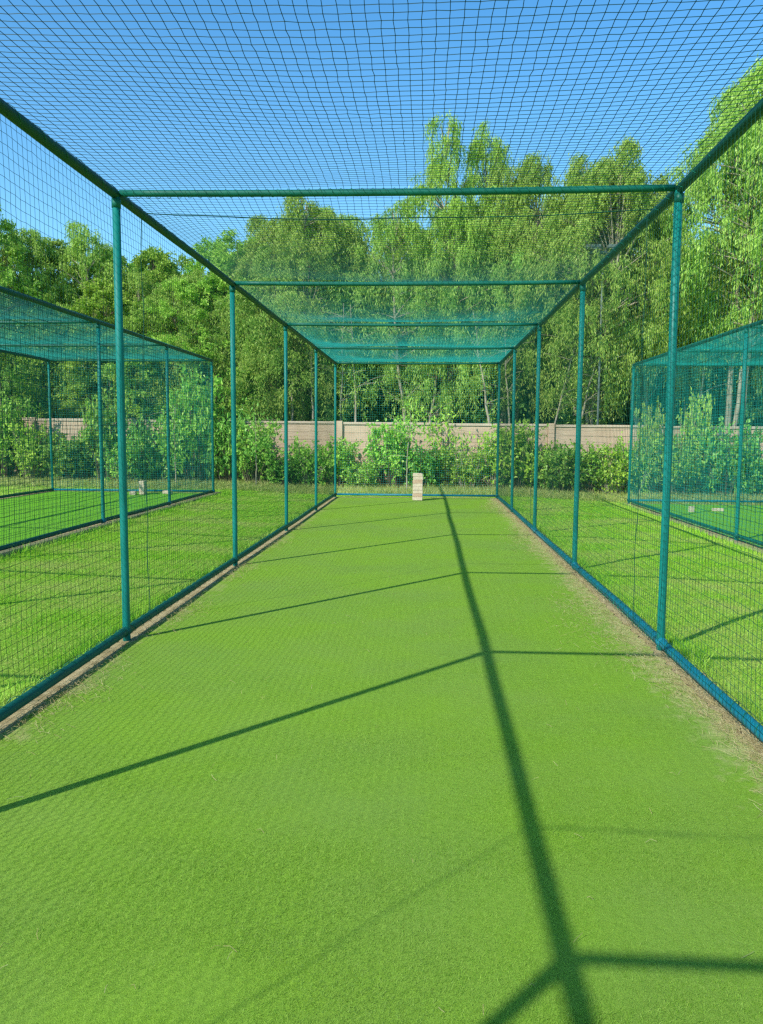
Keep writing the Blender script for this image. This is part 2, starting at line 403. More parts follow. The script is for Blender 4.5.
def helix(p0, p1, rad, pitch, rope, seed):
    p0, p1 = np.asarray(p0, float), np.asarray(p1, float)
    L = np.linalg.norm(p1 - p0); t = (p1 - p0) / L
    ref = np.array([0, 0, 1.]) if abs(t[2]) < .9 else np.array([1., 0, 0])
    a = np.cross(t, ref); a /= np.linalg.norm(a); b = np.cross(t, a)
    n = int(L / pitch * 10) + 2; s = np.linspace(0, 1, n)
    r = np.random.default_rng(seed)
    ph = 2 * np.pi * s * L / pitch + 0.8 * np.sin(s * L * 1.7 + r.uniform(0, 6)) + r.uniform(0, 6)
    P = p0 + s[:, None] * L * t + (rad + rope * .6) * (np.cos(ph)[:, None] * a + np.sin(ph)[:, None] * b)
    return MB().tube(P, rope, 5, True)

def cage(cname, label, dx, posts, yend, zl, zr, y_net0, fine, seed):
    """posts: y of the post pairs, the last is the back wall"""
    root = empty(cname, (dx, 0, 0)); tag(root, label, 'net cage', 'green cricket net cages')
    y0 = posts[0]; yb = posts[-1]
    PR, RR, CR = 0.0262, 0.0285, 0.022
    zb = {-1: zl + RZ, 1: zr + RZ}
    for s in (-1, 1):
        x = s * HW
        for y in posts:
            g = float(gz(dx + x))
            zz = [g - .06, zb[s], .8, 1.8, H - .005]
            ln = rng.normal() * .004
            o = MB().tube([[x + ln * k * .25, y, z] for k, z in enumerate(zz)], PR, 20).build('post', M['post'], root, True)
            MB().tube([[x, y - .055, zb[s]], [x, y + .055, zb[s]]], RR + .005, 20).build('sleeve', M['shaderail' if s < 0 else 'rail'], o, True)
            MB().tube([[x, y, H - .09], [x, y, H - .034]], PR + .004, 20).build('collar', M['topbar'], o, True)
        ys = np.linspace(y0 - .03, yb + .02, 24)
        w = .006 * np.sin(ys * 1.1 + s) + .003 * np.sin(ys * 2.7)
        tr = MB().tube(np.stack([x + w, ys, np.full_like(ys, H) - .004 * np.abs(np.sin(ys))], 1), RR + .002, 18).build('top_rail', M['toprail'], root, True)
        w2 = .008 * np.sin(ys * .8 + 2 * s) + .004 * np.sin(ys * 2.1)
        br = MB().tube(np.stack([x + w2, ys, zb[s] + .004 * np.sin(ys * 1.3)], 1), RR, 20).build('base_rail', M['shaderail' if s < 0 or dx < 0 else 'rail'], root, True)
        if fine:
            helix((x, y0, H), (x, yb, H), RR + .002, .26, .0016, seed + 31 + s).build('lacing_cord', M['rope'], tr)
            helix((x, y0, zb[s]), (x, yb, zb[s]), RR + .004, .16, .0022, seed + 41 + s).build('lacing_cord', M['rope'], br)
    for k, y in enumerate(posts):
        xs = np.linspace(-HW + .028, HW - .028, 13)
        z = H + .004 - .012 * (1 - (xs / HW) ** 2)
        cb = MB().tube(np.stack([xs, np.full_like(xs, y), z], 1), CR, 18).build('crossbar', M['topbar'], root, True)
        if fine and 0 < k < 5:
            helix((-HW + .05, y, H - .004), (HW - .05, y, H - .004), CR + .003, .07, .0016, seed + 60 + k).build('lacing_cord', M['rope'], cb)
    zbm = (zb[-1] + zb[1]) / 2
    MB().tube([[-HW + .04, yb, zb[-1]], [HW - .04, yb, zb[1]]], RR - .006, 18).build('base_rail', M['rail'], root, True)
    # nets
    def roof_sag(u, v):
        yy = v + y_net0; s = np.zeros_like(v); P = [y_net0 if False else posts[0]] + list(posts[1:])
        for a, b in zip(P[:-1], P[1:]):
            m_ = (yy >= a) & (yy < b); t = np.clip((yy - a) / (b - a), 0, 1)
            s = np.where(m_, np.sin(np.pi * t), s)
        across = np.sin(np.pi * np.clip(u / (2 * HW), 0, 1)) ** .8
        return -(0.10 * s * across) + .0
    rr = 0.0014 if fine else 0.0016
    c = 0.052
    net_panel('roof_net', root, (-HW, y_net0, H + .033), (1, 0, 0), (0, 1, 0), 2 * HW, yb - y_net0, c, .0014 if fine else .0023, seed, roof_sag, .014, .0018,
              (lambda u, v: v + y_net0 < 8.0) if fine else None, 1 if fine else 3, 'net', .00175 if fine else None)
    for s in (-1, 1):
        h0 = zb[s] - .03
        off = -.036 if s < 0 else -.034
        net_panel('side_net', root, (s * HW + off, y_net0, h0), (0, 1, 0), (0, 0, 1), yb - y_net0, H - h0 + .01, c, .0012 if fine else .0020, seed + 10 + s,
                  None, .014, .0016, None, 1 if fine else 3, 'net_dark' if fine else 'net')
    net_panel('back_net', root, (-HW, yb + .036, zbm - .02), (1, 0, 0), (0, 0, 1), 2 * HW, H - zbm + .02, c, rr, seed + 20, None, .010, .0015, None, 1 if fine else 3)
    # joining ropes where two lengths of net meet
    for y in ([-0.08, 5.97, 12.0] if fine else [5.9, 11.9]):
        if y < y_net0 - 1 or y < posts[0]: continue
        us = np.linspace(0, 2 * HW, 60)
        zr_ = H + .028 + roof_sag(us, np.full_like(us, y - y_net0)) + .004 * np.sin(us * 4.1 + y)
        top = np.stack([us - HW, y + .010 * np.sin(us * 2.2 + y) + .003 * np.sin(us * 9), zr_], 1)
        zs = np.linspace(H + .02, zb[-1] - .03, 46)
        lft = np.stack([-HW - .042 + .004 * np.sin(zs * 9), y + .02 * np.sin(zs * 2.7 + 1) * np.sin(np.pi * (H - zs) / H) + .006 * np.sin(zs * 11), zs], 1)
        zs = np.linspace(H + .02, zb[1] - .03, 46)
        rgt = np.stack([HW - .042 + .004 * np.sin(zs * 8), y + .022 * np.sin(zs * 2.4 + 2) * np.sin(np.pi * (H - zs) / H) + .006 * np.sin(zs * 13), zs], 1)
        mb = MB().tube(top, .0040, 6).tube(lft, .0026, 6).tube(rgt, .0026, 6)
        mb.build('seam_rope', M['net_dark'], root)
    return root

main_posts = [-4.0, -0.80, 2.33, 5.395, 8.594, 11.793, 14.993, 18.192]
cage('cricket_net_cage', 'near long green net cage enclosing the pale green pitch with the tall brick stack', 0.0, main_posts, 18.192, 0.010, 0.012, -4.0, True, 100)
cage('cricket_net_cage', 'green net cage beyond the left lawn, on a pale kerb, with a short brick stump', DX_L, [1.6, 4.8, 8.05, 11.5, 14.55, 17.6], 17.6, 0.09, 0.09, 1.6, False, 200)
cage('cricket_net_cage', 'teal net cage beyond the right lawn strip with two loose bricks on its turf', DX_R, [2.5, 5.7, 8.9, 12.1, 15.5, 18.5], 18.5, -0.075, -0.075, 2.5, False, 300)

# ----------------------------------------------------------------- bricks
def brick(label, x, y, z, s, rz, mat, group=None):
    mb = MB().box((0, 0, s[2] / 2), s, 0, .006)
    o = mb.build('brick', mat); o.location = (x, y, z); o.rotation_euler = (0, 0, rz)
    tag(o, label, 'brick', group); return o
names = ['lowest', 'second lowest', 'third lowest', 'fourth lowest', 'fourth highest', 'third highest', 'second highest', 'topmost']
for k in range(8):
    lab = f'{names[k]} pale brick of the tall stack at the far end of the pitch'
    brick(lab, 0.05 + rng.normal() * .003, 17.42 + rng.normal() * .003, float(gz(.05)) + .012 + k * .0735, (.215, .105, .072), rng.normal() * .025,
          M['brick_red'] if k in (1, 5) else M['brick'], 'bricks stacked as a wicket')
xs_, ys_ = -5.86, 17.0
for k in range(4):
    lab = ['lowest', 'second lowest', 'second highest', 'topmost'][k] + ' pale brick of the short stump inside the left cage'
    brick(lab, xs_ + rng.normal() * .004, ys_, float(gz(xs_)) + .012 + k * .0725, (.115, .21, .071), rng.normal() * .04, M['brick'], 'bricks of the short stump')
brick('single pale brick lying just left of the short brick stump in the left cage', xs_ - .17, 16.85, float(gz(xs_)) + .012, (.11, .2, .07), .2, M['brick'], 'loose bricks')
brick('lone pale brick lying right of the short brick stump in the left cage', xs_ + .47, 17.2, float(gz(xs_)) + .012, (.21, .10, .07), -.3, M['brick'], 'loose bricks')
brick('pale brick standing on end on the turf of the right cage', 5.62, 16.6, float(gz(5.6)) + .012, (.10, .07, .12), .15, M['brick'], 'loose bricks')
brick('pale brick lying flat right of the upright one in the right cage', 6.25, 16.9, float(gz(6.3)) + .012, (.22, .10, .06), -.1, M['brick'], 'loose bricks')

# ----------------------------------------------------------------- boundary wall
WY, WT = 22.3, 1.72
wall = empty('boundary_wall', (0, WY, 0)); tag(wall, 'low brown precast concrete wall running behind the cages and shrubs', 'wall')
x0 = -2.18 - 2.9 * 8
for k in range(18):
    xa = x0 + 2.9 * k
    top = WT - 0.006 * xa
    mb = MB().box((xa, 0, top / 2 - .1), (.17, .17, top + .3), 0, .012)
    mb.build('pillar', M['wall'], wall)
    mb = MB(); zz = float(gz(xa + 1.4)) - .12
    npl = 8; hp = (top - .055 - zz) / npl
    for j in range(npl):
        mb.box((xa + 1.45, .01 + rng.normal() * .003, zz + hp * (j + .5)), (2.715, .06, hp - .005), 0, .004)
    mb.build('panel', M['wall'], wall)
    MB().box((xa + 1.45, .01, top - .018), (2.715, .12, .072), 0, .012).build('coping', M['wallcap'], wall)

# ----------------------------------------------------------------- vegetation prototypes
def unit(v): return v / (np.linalg.norm(v, axis=-1, keepdims=True) + 1e-12)

def bez(p0, p1, p2, n):
    t = np.linspace(0, 1, n)[:, None]
    return (1 - t) ** 2 * p0 + 2 * t * (1 - t) * p1 + t * t * p2

def tree_meshes(name, seed, Ht, crown_lo, rad, stems, droop, leafmat, barkmat, nclump, L, Wd, per, clump=0.55, top_pow=0.9):
    """returns (trunk mesh, crown mesh); sprays of small leaves round limb tips, hanging when droop > 0"""
    r = np.random.default_rng(seed); tb = MB(); lb = MB()
    tips = []
    lines = []
    for s in range(stems):
        a = r.uniform(0, 6.28); lean = r.uniform(.05, .22) * Ht * (0.5 if s == 0 else 1)
        top = np.array([math.cos(a) * lean, math.sin(a) * lean, Ht * (0.97 if s == 0 else r.uniform(.6, .9))])
        base = np.array([math.cos(a) * .12 * s, math.sin(a) * .12 * s, -.15])
        mid = (base + top) / 2 + np.array([r.normal() * .25, r.normal() * .25, 0])
        P = bez(base, mid, top, 14) + np.c_[r.normal(size=(14, 2)) * .035, np.zeros(14)]
        rb = Ht * .0085 * (1 if s == 0 else .75)
        tb.tube(P, np.linspace(rb, rb * .16, 14), 8)
        lines.append(P)
    for c in range(nclump):
        f = r.uniform(0, 1)
        z = Ht * (crown_lo + (1 - crown_lo) * f ** top_pow)
        prof = (math.sin(math.pi * min(1, (0.18 + .82 * f)) ** 1.15)) ** .75 * (1 if f < .5 else 1 - .58 * (f - .5) / .5) + .06
        P = lines[r.integers(stems)]
        j = np.argmin(np.abs(P[:, 2] - (z - .06 * Ht))); j = max(2, min(12, j)); b = P[j]
        a = r.uniform(0, 6.28); d = rad * prof * math.sqrt(r.uniform(.05, 1.0))
        tip = np.array([b[0] + math.cos(a) * d, b[1] + math.sin(a) * d, z])
        m_ = (b + tip) / 2 + np.array([0, 0, .10 * d])
        Q = bez(b, m_, tip, 6)
        tb.tube(Q, np.linspace(.022, .006, 6) * (Ht / 9), 5, False)
        tips.append((tip, a, f))
    for tip, a, f in tips:
        n_tw = r.integers(5, 9); cr = clump * r.uniform(.5, 1.35) * (1 - .45 * max(0, f - .6) / .4)
        for k in range(n_tw):
            o = unit(r.normal(size=3)) * cr * r.uniform(.15, 1) * np.array([1, 1, .75])
            st = tip + o * .55
            ln = r.uniform(.4, 1.25) if droop > .9 else r.uniform(.3, .75)
            dir0 = unit(o + np.array([math.cos(a) * .3, math.sin(a) * .3, .15]))
            end = st + dir0 * ln * (1 - droop * .7) + np.array([0, 0, -droop * ln * .95])
            ctl = st + dir0 * ln * .55
            nl = int(per * r.uniform(.7, 1.3))
            t = r.uniform(0.05, 1, nl)[:, None]
            Pp = (1 - t) ** 2 * st + 2 * t * (1 - t) * ctl + t * t * end + r.normal(size=(nl, 3)) * .055
            tan = unit(2 * (1 - t) * (ctl - st) + 2 * t * (end - ctl))
            D = tan * .7 + r.normal(size=(nl, 3)) * (.45 if droop > 0 else .8) + np.array([0, 0, -.75 * droop])
            U = r.normal(size=(nl, 3)) + np.array([0, 0, .8])
            lb.leaves(Pp, D, U, L * r.uniform(.65, 1.25, nl), Wd * r.uniform(.7, 1.2, nl))
    return tb.mesh(name + '_trunk', barkmat, True), lb.mesh(name + '_crown', leafmat)

def shrub_meshes(name, seed, Hs, rad, nstem, leafmat, barkmat, L, Wd, per, upright=.6):
    r = np.random.default_rng(seed); tb = MB(); lb = MB()
    for s in range(nstem):
        a = r.uniform(0, 6.28); h = Hs * r.uniform(.45, 1); d = rad * math.sqrt(r.uniform(.02, 1)) * (1 - .25 * h / Hs)
        b = np.array([math.cos(a) * d * .3, math.sin(a) * d * .3, -.06])
        tip = np.array([math.cos(a) * d, math.sin(a) * d, h])
        m_ = b * .4 + tip * .6 + np.array([0, 0, .18 * h]) + r.normal(size=3) * .05
        Q = bez(b, m_, tip, 7); tb.tube(Q, np.linspace(.011, .003, 7), 5, False)
        for k in range(5):
            t0 = r.uniform(.25, 1); st = (1 - t0) ** 2 * b + 2 * t0 * (1 - t0) * m_ + t0 * t0 * tip
            en = st + unit(r.normal(size=3) + np.array([0, 0, upright])) * r.uniform(.1, .32)
            tb.tube([st, (st + en) / 2 + r.normal(size=3) * .02, en], [.004, .003, .002], 4, False)
            nl = int(per * r.uniform(.6, 1.3)); t = r.uniform(0, 1.05, nl)[:, None]
            Pp = st + (en - st) * t + r.normal(size=(nl, 3)) * .02
            D = unit(en - st) * .4 + r.normal(size=(nl, 3)) * .75 + np.array([0, 0, -.1])
            U = r.normal(size=(nl, 3)) * .7 + np.array([0, -.25, 1.0])
            lb.leaves(Pp, D, U, L * r.uniform(.6, 1.25, nl), Wd * r.uniform(.7, 1.2, nl), fold=.18)
    return tb.mesh(name + '_stems', barkmat, True), lb.mesh(name + '_foliage', leafmat)

W1 = [tree_meshes('drooping', 20 + k, 10.0, lo, rd, st, 1.0, M['leaf_w'] if k != 2 else M['leaf_y'], M['bark'], nc, .135, .029, 46, .47)
      for k, (lo, rd, st, nc) in enumerate([(.36, 1.7, 2, 185), (.40, 1.95, 3, 200), (.34, 1.35, 2, 165), (.28, 2.0, 3, 220)])]
B1 = [tree_meshes('bushy', 50 + k, 8.0, .12, rd, 2, 0.25, mm, M['bark_dark'], nc, .125, .062, 44, .58)
      for k, (rd, nc, mm) in enumerate([(2.0, 150, M['leaf_d']), (2.3, 165, M['leaf_y']), (1.7, 120, M['leaf_d'])])]
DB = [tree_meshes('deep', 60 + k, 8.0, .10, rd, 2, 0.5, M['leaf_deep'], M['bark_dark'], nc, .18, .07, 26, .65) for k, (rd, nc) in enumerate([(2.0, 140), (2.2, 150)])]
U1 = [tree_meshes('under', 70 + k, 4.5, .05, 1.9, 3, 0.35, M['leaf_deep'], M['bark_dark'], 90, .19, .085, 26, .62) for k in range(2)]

def plant(name, cat, meshes, parts, loc, sxy, sz, rz, label, group):
    o = empty(name, loc, rz); o.scale = (sxy, sxy, sz); tag(o, label, cat, group)
    for nm, me in zip(parts, meshes):
        c = bpy.data.objects.new(nm, me); COL.objects.link(c); c.parent = o
    return o
TP = ('trunk', 'crown')
# (prototype, x, y, height, width factor, turn, label)
TREES = [
 (W1[1], 8.9, 23.6, 12.5, 1.15, 0.4, 'tallest drooping tree, its light green crown above the top rail at the right edge'),
 (W1[0], 6.9, 24.4, 9.7, 1.1, 2.2, 'drooping tree stepping up to the tallest crown, right of the near right post'),
 (W1[3], 11.2, 23.8, 12.9, 1.15, 1.1, 'drooping tree behind the outer half of the right cage'),
 (W1[3], 4.9, 24.8, 10.2, 1.05, 3.6, 'drooping tree behind the near right post with long hanging sprays'),
 (W1[2], 1.05, 25.0, 11.9, 0.95, 0.2, 'narrow drooping tree with the tall pointed top rising above the crossbar centre'),
 (W1[0], 2.1, 25.6, 10.5, 0.95, 4.4, 'drooping tree with the second pointed top, just right of the tallest central one'),
 (W1[1], 2.95, 26.0, 9.6, .85, 2.9, 'drooping tree with the third lower top, right of the two pointed central ones'),
 (W1[3], -0.1, 24.6, 9.0, .9, 5.2, 'shorter drooping tree touching the crossbar, left of the pointed central top'),
 (W1[1], 3.7, 27.8, 9.9, .9, 1.9, 'tree showing a dark pointed tip over the right half of the nearest crossbar'),
 (W1[2], 5.2, 28.6, 9.9, 1.0, 3.1, 'tree with thin top and sky gaps left of the right corner joint'),
 (W1[3], -3.9, 25.2, 9.1, 1.1, 0.9, 'broad bright drooping tree at the left end of the roof, below the nearest crossbar'),
 (W1[0], -2.35, 26.4, 9.0, 1.0, 2.6, 'drooping tree between the broad bright left one and the pointed central top'),
 (B1[1], -5.9, 27.4, 8.3, .95, 1.3, 'yellow green bushy tree right of the near left post, top just under the sky'),
 (B1[1], -7.1, 28.6, 8.6, .85, 3.3, 'bushy tree behind the near left post with a ragged top'),
 (B1[1], -9.0, 28.0, 8.1, .85, 4.1, 'yellow green round tree left of the near left post'),
 (B1[0], -10.6, 28.6, 8.2, .85, 5.0, 'dark round tree above the sloping roof edge of the left cage'),
 (W1[3], -11.9, 26.6, 8.8, 1.0, 2.0, 'large bright tree near the left edge above the left cage roof'),
 (B1[2], -13.2, 25.0, 8.9, .8, 0.7, 'dark thin topped tree cut by the left edge of the picture'),
]
for k, (ms, x, y, h, wf, rz, lab) in enumerate(TREES):
    hb = 10.0 if ms in W1 else 8.0
    s = h / (hb * 1.09)
    plant('drooping_tree' if ms in W1 else 'bushy_tree', 'tree', ms, TP, (x, y, float(gz(x))), wf, s, rz, lab, 'trees in the front of the wood')
for k, (ms, x, y, h, wf, lab) in enumerate([
  (W1[3], -3.0, 26.8, 9.0, 1.1, 'full drooping tree under the left half of the nearest crossbar'),
  (W1[1], -1.2, 27.0, 9.1, 1.1, 'drooping tree under the crossbar between the broad left tree and the pointed tops'),
  (W1[3], -5.0, 25.6, 7.6, 1.0, 'drooping tree between the two nearest left posts, lower than its neighbours'),
  (B1[1], -6.6, 25.8, 6.6, .95, 'bushy bright tree rising over the back corner of the left cage'),
  (W1[1], -8.2, 26.0, 7.0, .95, 'drooping tree right behind the near left post above the left cage'),
  (B1[1], -9.9, 26.0, 6.6, .95, 'bright bushy tree over the roof of the left cage, left of the near left post'),
  (B1[0], -12.3, 28.4, 8.4, .9, 'green bushy tree behind the large bright tree near the left edge'),
  (W1[0], 6.0, 26.4, 9.3, 1.05, 'drooping tree filling the gap under the right corner joint'),
 ]):
    hb = 10.0 if ms in W1 else 8.0
    plant('drooping_tree' if ms in W1 else 'bushy_tree', 'tree', ms, TP, (x, y, float(gz(x))), wf, h / (hb * 1.09), k * 1.9 + .5, lab, 'trees in the front of the wood')
for k, (x, y, h) in enumerate([(-16.5, 26.5, 8.8), (-19, 28, 9.2), (14.2, 24.5, 12), (17, 26, 11.5)]):
    ms = W1[k % 4]
    plant('drooping_tree', 'tree', ms, TP, (x, y, float(gz(x))), 1.1, h / 9.85, k * 1.7, 'drooping tree at the outer end of the wood, past the edge of the cages', 'trees at the ends of the wood')
k = 0
for y, hh in ((30.2, 7.2), (33.0, 7.6), (36.0, 8.0)):
    x = -20.0 + (y % 3)
    while x < 18:
        ms = [DB[0], W1[1], DB[1], DB[0], B1[2], DB[1]][k % 6]; hb = 10.0 if ms in W1 else 8.0
        h = hh * rng.uniform(.88, 1.05) + max(0, (x + 2) * .12)
        plant('drooping_tree' if ms in W1 else 'bushy_tree', 'tree', ms, TP, (x + rng.normal() * .4, y + rng.normal() * .5, .05), 1.12, h / hb, rng.uniform(0, 6.28),
              'tree deep in the shaded wood behind the front trees', 'trees deep in the wood')
        x += rng.uniform(2.0, 2.7); k += 1
x = -18.5; k = 0
while x < 17:
    y = 26.6 + rng.uniform(-.5, 3.0)
    plant('wood_bush', 'bush', U1[k % 2], TP, (x, y, .03), 1.0, rng.uniform(.62, 1.0), rng.uniform(0, 6.28), 'dark bush under the trees behind the wall', 'bushes under the trees')
    x += rng.uniform(1.1, 1.7); k += 1

# bare leaning stems seen between the crowns
st_specs = [(2.25, 23.3, -.75, 5.0, .055, 'pale bare trunk leaning left behind the wall right of the brick stack'),
            (2.75, 23.6, -.35, 5.0, .045, 'thin pale trunk standing beside the left leaning one behind the wall'),
            (3.55, 23.6, 1.0, 4.8, .042, 'thin trunk leaning right between the far right posts'),
            (4.15, 23.2, 1.05, 4.6, .055, 'pale trunk leaning right, behind the third post of the right side'),
            (8.42, 22.8, 1.05, 8.4, .08, 'thick pale trunk leaning right inside the outline of the right cage'),
            (7.7, 23.4, .55, 6.0, .05, 'slim pale trunk left of the thick one behind the right cage'),
            (10.1, 23.5, 1.5, 6.0, .05, 'slanting pale trunk behind the outer post of the right cage'),
            (-3.15, 24.0, -.15, 5.6, .05, 'slim upright trunk behind the third left post'),
            (-2.35, 24.2, .12, 5.2, .045, 'slim upright trunk between the two far left posts'),
            (-1.75, 23.9, -.3, 5.2, .05, 'slim trunk leaning left near the far left corner'),
            (-3.9, 24.3, .2, 5.4, .045, 'slim brown trunk right of the second left post')]
sap_leaf = {}
def sapling(x, y, lean, h, rad, lab, leafmat, per, L, Wd, seed, name='slender_tree', group='slender trunks behind the wall', lo=.45, spread=.5):
    r = np.random.default_rng(seed); o = empty(name, (x, y, float(gz(x)))); tag(o, lab, 'tree', group)
    P = bez(np.array([0, 0, -.1]), np.array([lean * .4 + r.normal() * .08, r.normal() * .1, h * .5]), np.array([lean, r.normal() * .2, h]), 14)
    P[1:-1, :2] += r.normal(size=(12, 2)) * rad * .35
    tb = MB().tube(P, np.linspace(rad, rad * .14, 14), 9); lb = MB()
    for k in range(int(h * 5)):
        t = r.uniform(lo, 1); b = P[int(t * 13)]
        tip = b + np.array([r.normal() * spread, r.normal() * spread, r.uniform(-.1, .5)])
        tb.tube(bez(b, (b + tip) / 2 + np.array([0, 0, .12]), tip, 5), np.linspace(rad * .25, .003, 5), 4, False)
        nl = int(per * r.uniform(.6, 1.4))
        tt = r.uniform(.3, 1.1, nl)[:, None]
        Pp = b + (tip - b) * tt + r.normal(size=(nl, 3)) * np.array([.12, .12, .16]) - np.array([0, 0, .12])
        D = r.normal(size=(nl, 3)) * .5 + np.array([0, 0, -.7])
        lb.leaves(Pp, D, r.normal(size=(nl, 3)), L * r.uniform(.6, 1.2, nl), Wd * r.uniform(.7, 1.2, nl))
    tb.build('trunk', M['bark'], o, True); lb.build('crown', leafmat, o)
for k, (x, y, ln, h, rd, lab) in enumerate(st_specs):
    sapling(x, y, ln, h, rd, lab, M['leaf_w'], 24, .14, .03, 400 + k, lo=.5, spread=.5)

# shrubs along the wall
S1 = [shrub_meshes('shrub', 80, 1.15, .75, 64, M['leaf_s'], M['bark_dark'], .085, .055, 12),
      shrub_meshes('shrub', 81, 1.0, .85, 64, M['leaf_sd'], M['bark_dark'], .095, .06, 12),
      shrub_meshes('shrub', 82, 1.25, .72, 50, M['leaf_sl'], M['bark'], .10, .065, 10, 1.0),
      shrub_meshes('shrub', 83, .7, .7, 50, M['leaf_s'], M['bark'], .075, .045, 11)]
SP = ('stems', 'foliage')
spots = [  # prototype, x, y, scale xy, scale z, label
 (1, -12.6, 21.3, 1.1, 1.0, 'dark shrub against the wall at the left edge, seen through the left cage'),
 (0, -11.4, 21.5, 1.1, 1.1, 'green shrub before the wall seen through the far left part of the left cage'),
 (2, -10.4, 21.2, .9, .85, 'lime shrub in front of the bare wall patch behind the left cage'),
 (1, -9.4, 21.4, 1.15, 1.15, 'dark shrub beside the far left post of the left cage'),
 (0, -8.4, 21.3, 1.0, 1.15, 'green shrub right of the left cage far post, before the wall'),
 (3, -7.7, 21.0, 1.0, 1.1, 'low shrub behind the stump of the left cage'),
 (1, -7.0, 21.5, 1.2, 1.4, 'large dark shrub filling the back of the left cage behind the near left post'),
 (0, -6.0, 21.4, 1.1, 1.35, 'tall green shrub behind the back right corner of the left cage'),
 (1, -5.1, 21.4, .95, 1.2, 'dark shrub in the gap between the left cage and the second left post'),
 (0, -4.35, 21.2, .9, 1.15, 'shrub just right of the second left post, before the wall'),
 (1, -3.6, 21.3, 1.0, .95, 'dark rounded shrub left of the third left post'),
 (3, -2.9, 21.3, 1.0, 1.1, 'low bright shrub between the third and fourth left posts'),
 (0, -2.15, 21.5, .85, .85, 'green shrub at the foot of the wall pillar near the far left corner'),
 (3, -1.5, 21.3, 1.0, 1.0, 'low shrub just inside the far left corner of the near cage'),
 (0, -.7, 21.5, .95, .95, 'green shrub left of the leafy sapling behind the brick stack'),
 (1, .1, 21.5, .9, .85, 'dark shrub hidden behind the tall brick stack'),
 (0, .75, 21.6, .8, .8, 'shrub right of the tall brick stack below the bare wall'),
 (3, 1.35, 21.3, 1.0, .9, 'low shrub under the bare patch of wall'),
 (2, 2.05, 21.5, .85, .8, 'lime shrub left of the far right corner of the near cage'),
 (0, 2.6, 21.5, .95, 1.25, 'tall green shrub just left of the far right corner post'),
 (2, 3.2, 21.6, .9, 1.0, 'bright lime shrub with big leaves right of the far right corner post'),
 (1, 3.75, 21.2, .9, .85, 'dark shrub between the two far right posts'),
 (0, 4.45, 21.4, .85, .85, 'green shrub left of the second right post'),
 (2, 5.05, 21.2, .8, .9, 'lime shrub directly right of the second right post'),
 (3, 5.6, 21.4, 1.0, 1.2, 'low shrub with pale stems left of the right cage corner'),
 (2, 6.1, 21.6, .6, 1.35, 'tall thin shrub overtopping the wall left of the right cage corner'),
 (0, 6.75, 21.3, .95, 1.15, 'green shrub behind the back left corner of the right cage'),
 (2, 7.3, 21.6, .7, 1.2, 'lime shrub left of the near right post, seen through the right cage'),
 (1, 8.0, 21.3, 1.1, 1.3, 'large dark shrub behind the right cage, right of the near right post'),
 (1, 8.9, 21.4, 1.0, 1.0, 'dark shrub behind the loose bricks of the right cage'),
 (0, 9.7, 21.3, .9, 1.2, 'green shrub below the thick leaning trunk'),
 (1, 10.6, 21.3, 1.0, 1.3, 'dark shrub behind the outer post of the right cage'),
 (0, 11.6, 21.3, 1.0, 1.1, 'green shrub at the right edge behind the right cage'),
 (1, 12.8, 21.4, 1.0, 1.1, 'dark shrub past the right edge of the right cage'),
]
for k, (p_, x, y, sx_, sz_, lab) in enumerate(spots):
    plant('wall_shrub', 'shrub', S1[p_], SP, (x, y, float(gz(x))), sx_ * 1.12, sz_ * (.90 + .75 * ((k * 37) % 10) / 10) * (1.15 if x < -4.6 else 1.05), k * 2.39, lab, 'shrubs along the wall')
sapling(-.25, 20.2, .12, 1.95, .022, 'leafy sapling on a thin pale stem left of the tall brick stack', M['leaf_s'], 30, .11, .06, 501, 'sapling_tree', 'saplings before the wall', .5, .42)
sapling(.25, 21.6, .1, 2.25, .02, 'bright sapling reaching over the wall behind the tall brick stack', M['leaf_sl'], 26, .15, .055, 502, 'sapling_tree', 'saplings before the wall', .55, .5)
sapling(-4.1, 20.3, .05, 1.75, .022, 'dark sapling with a bare stem between the second and third left posts', M['leaf_sd'], 44, .11, .06, 503, 'sapling_tree', 'saplings before the wall', .25, .42)
sapling(-6.2, 20.4, -.1, 2.0, .02, 'sapling standing just outside the back of the left cage', M['leaf_s'], 40, .11, .06, 504, 'sapling_tree', 'saplings before the wall', .3, .4)

# floodlight among the crowns
fl = empty('floodlight_pole', (4.95, 22.72, 0)); tag(fl, 'grey floodlight pole with a flat lamp head half hidden in the trees on the right', 'floodlight')
MB().tube([[0, 0, -.2], [0, 0, 3], [0, 0, 6.35]], [.032, .028, .024], 14).build('pole', M['steel'], fl, True)
MB().box((0, 0, 6.38), (.95, .07, .07), 0, .012).build('crossarm', M['steel'], fl)
for s in (-1, 1):
    h_ = MB().box((s * .30, -.08, 6.50), (.42, .30, .10), 0, .02).build('lamp_head', M['steel'], fl)
    MB().box((s * .30, -.09, 6.443), (.36, .24, .012), 0, .002).build('lens', M['lens'], h_)

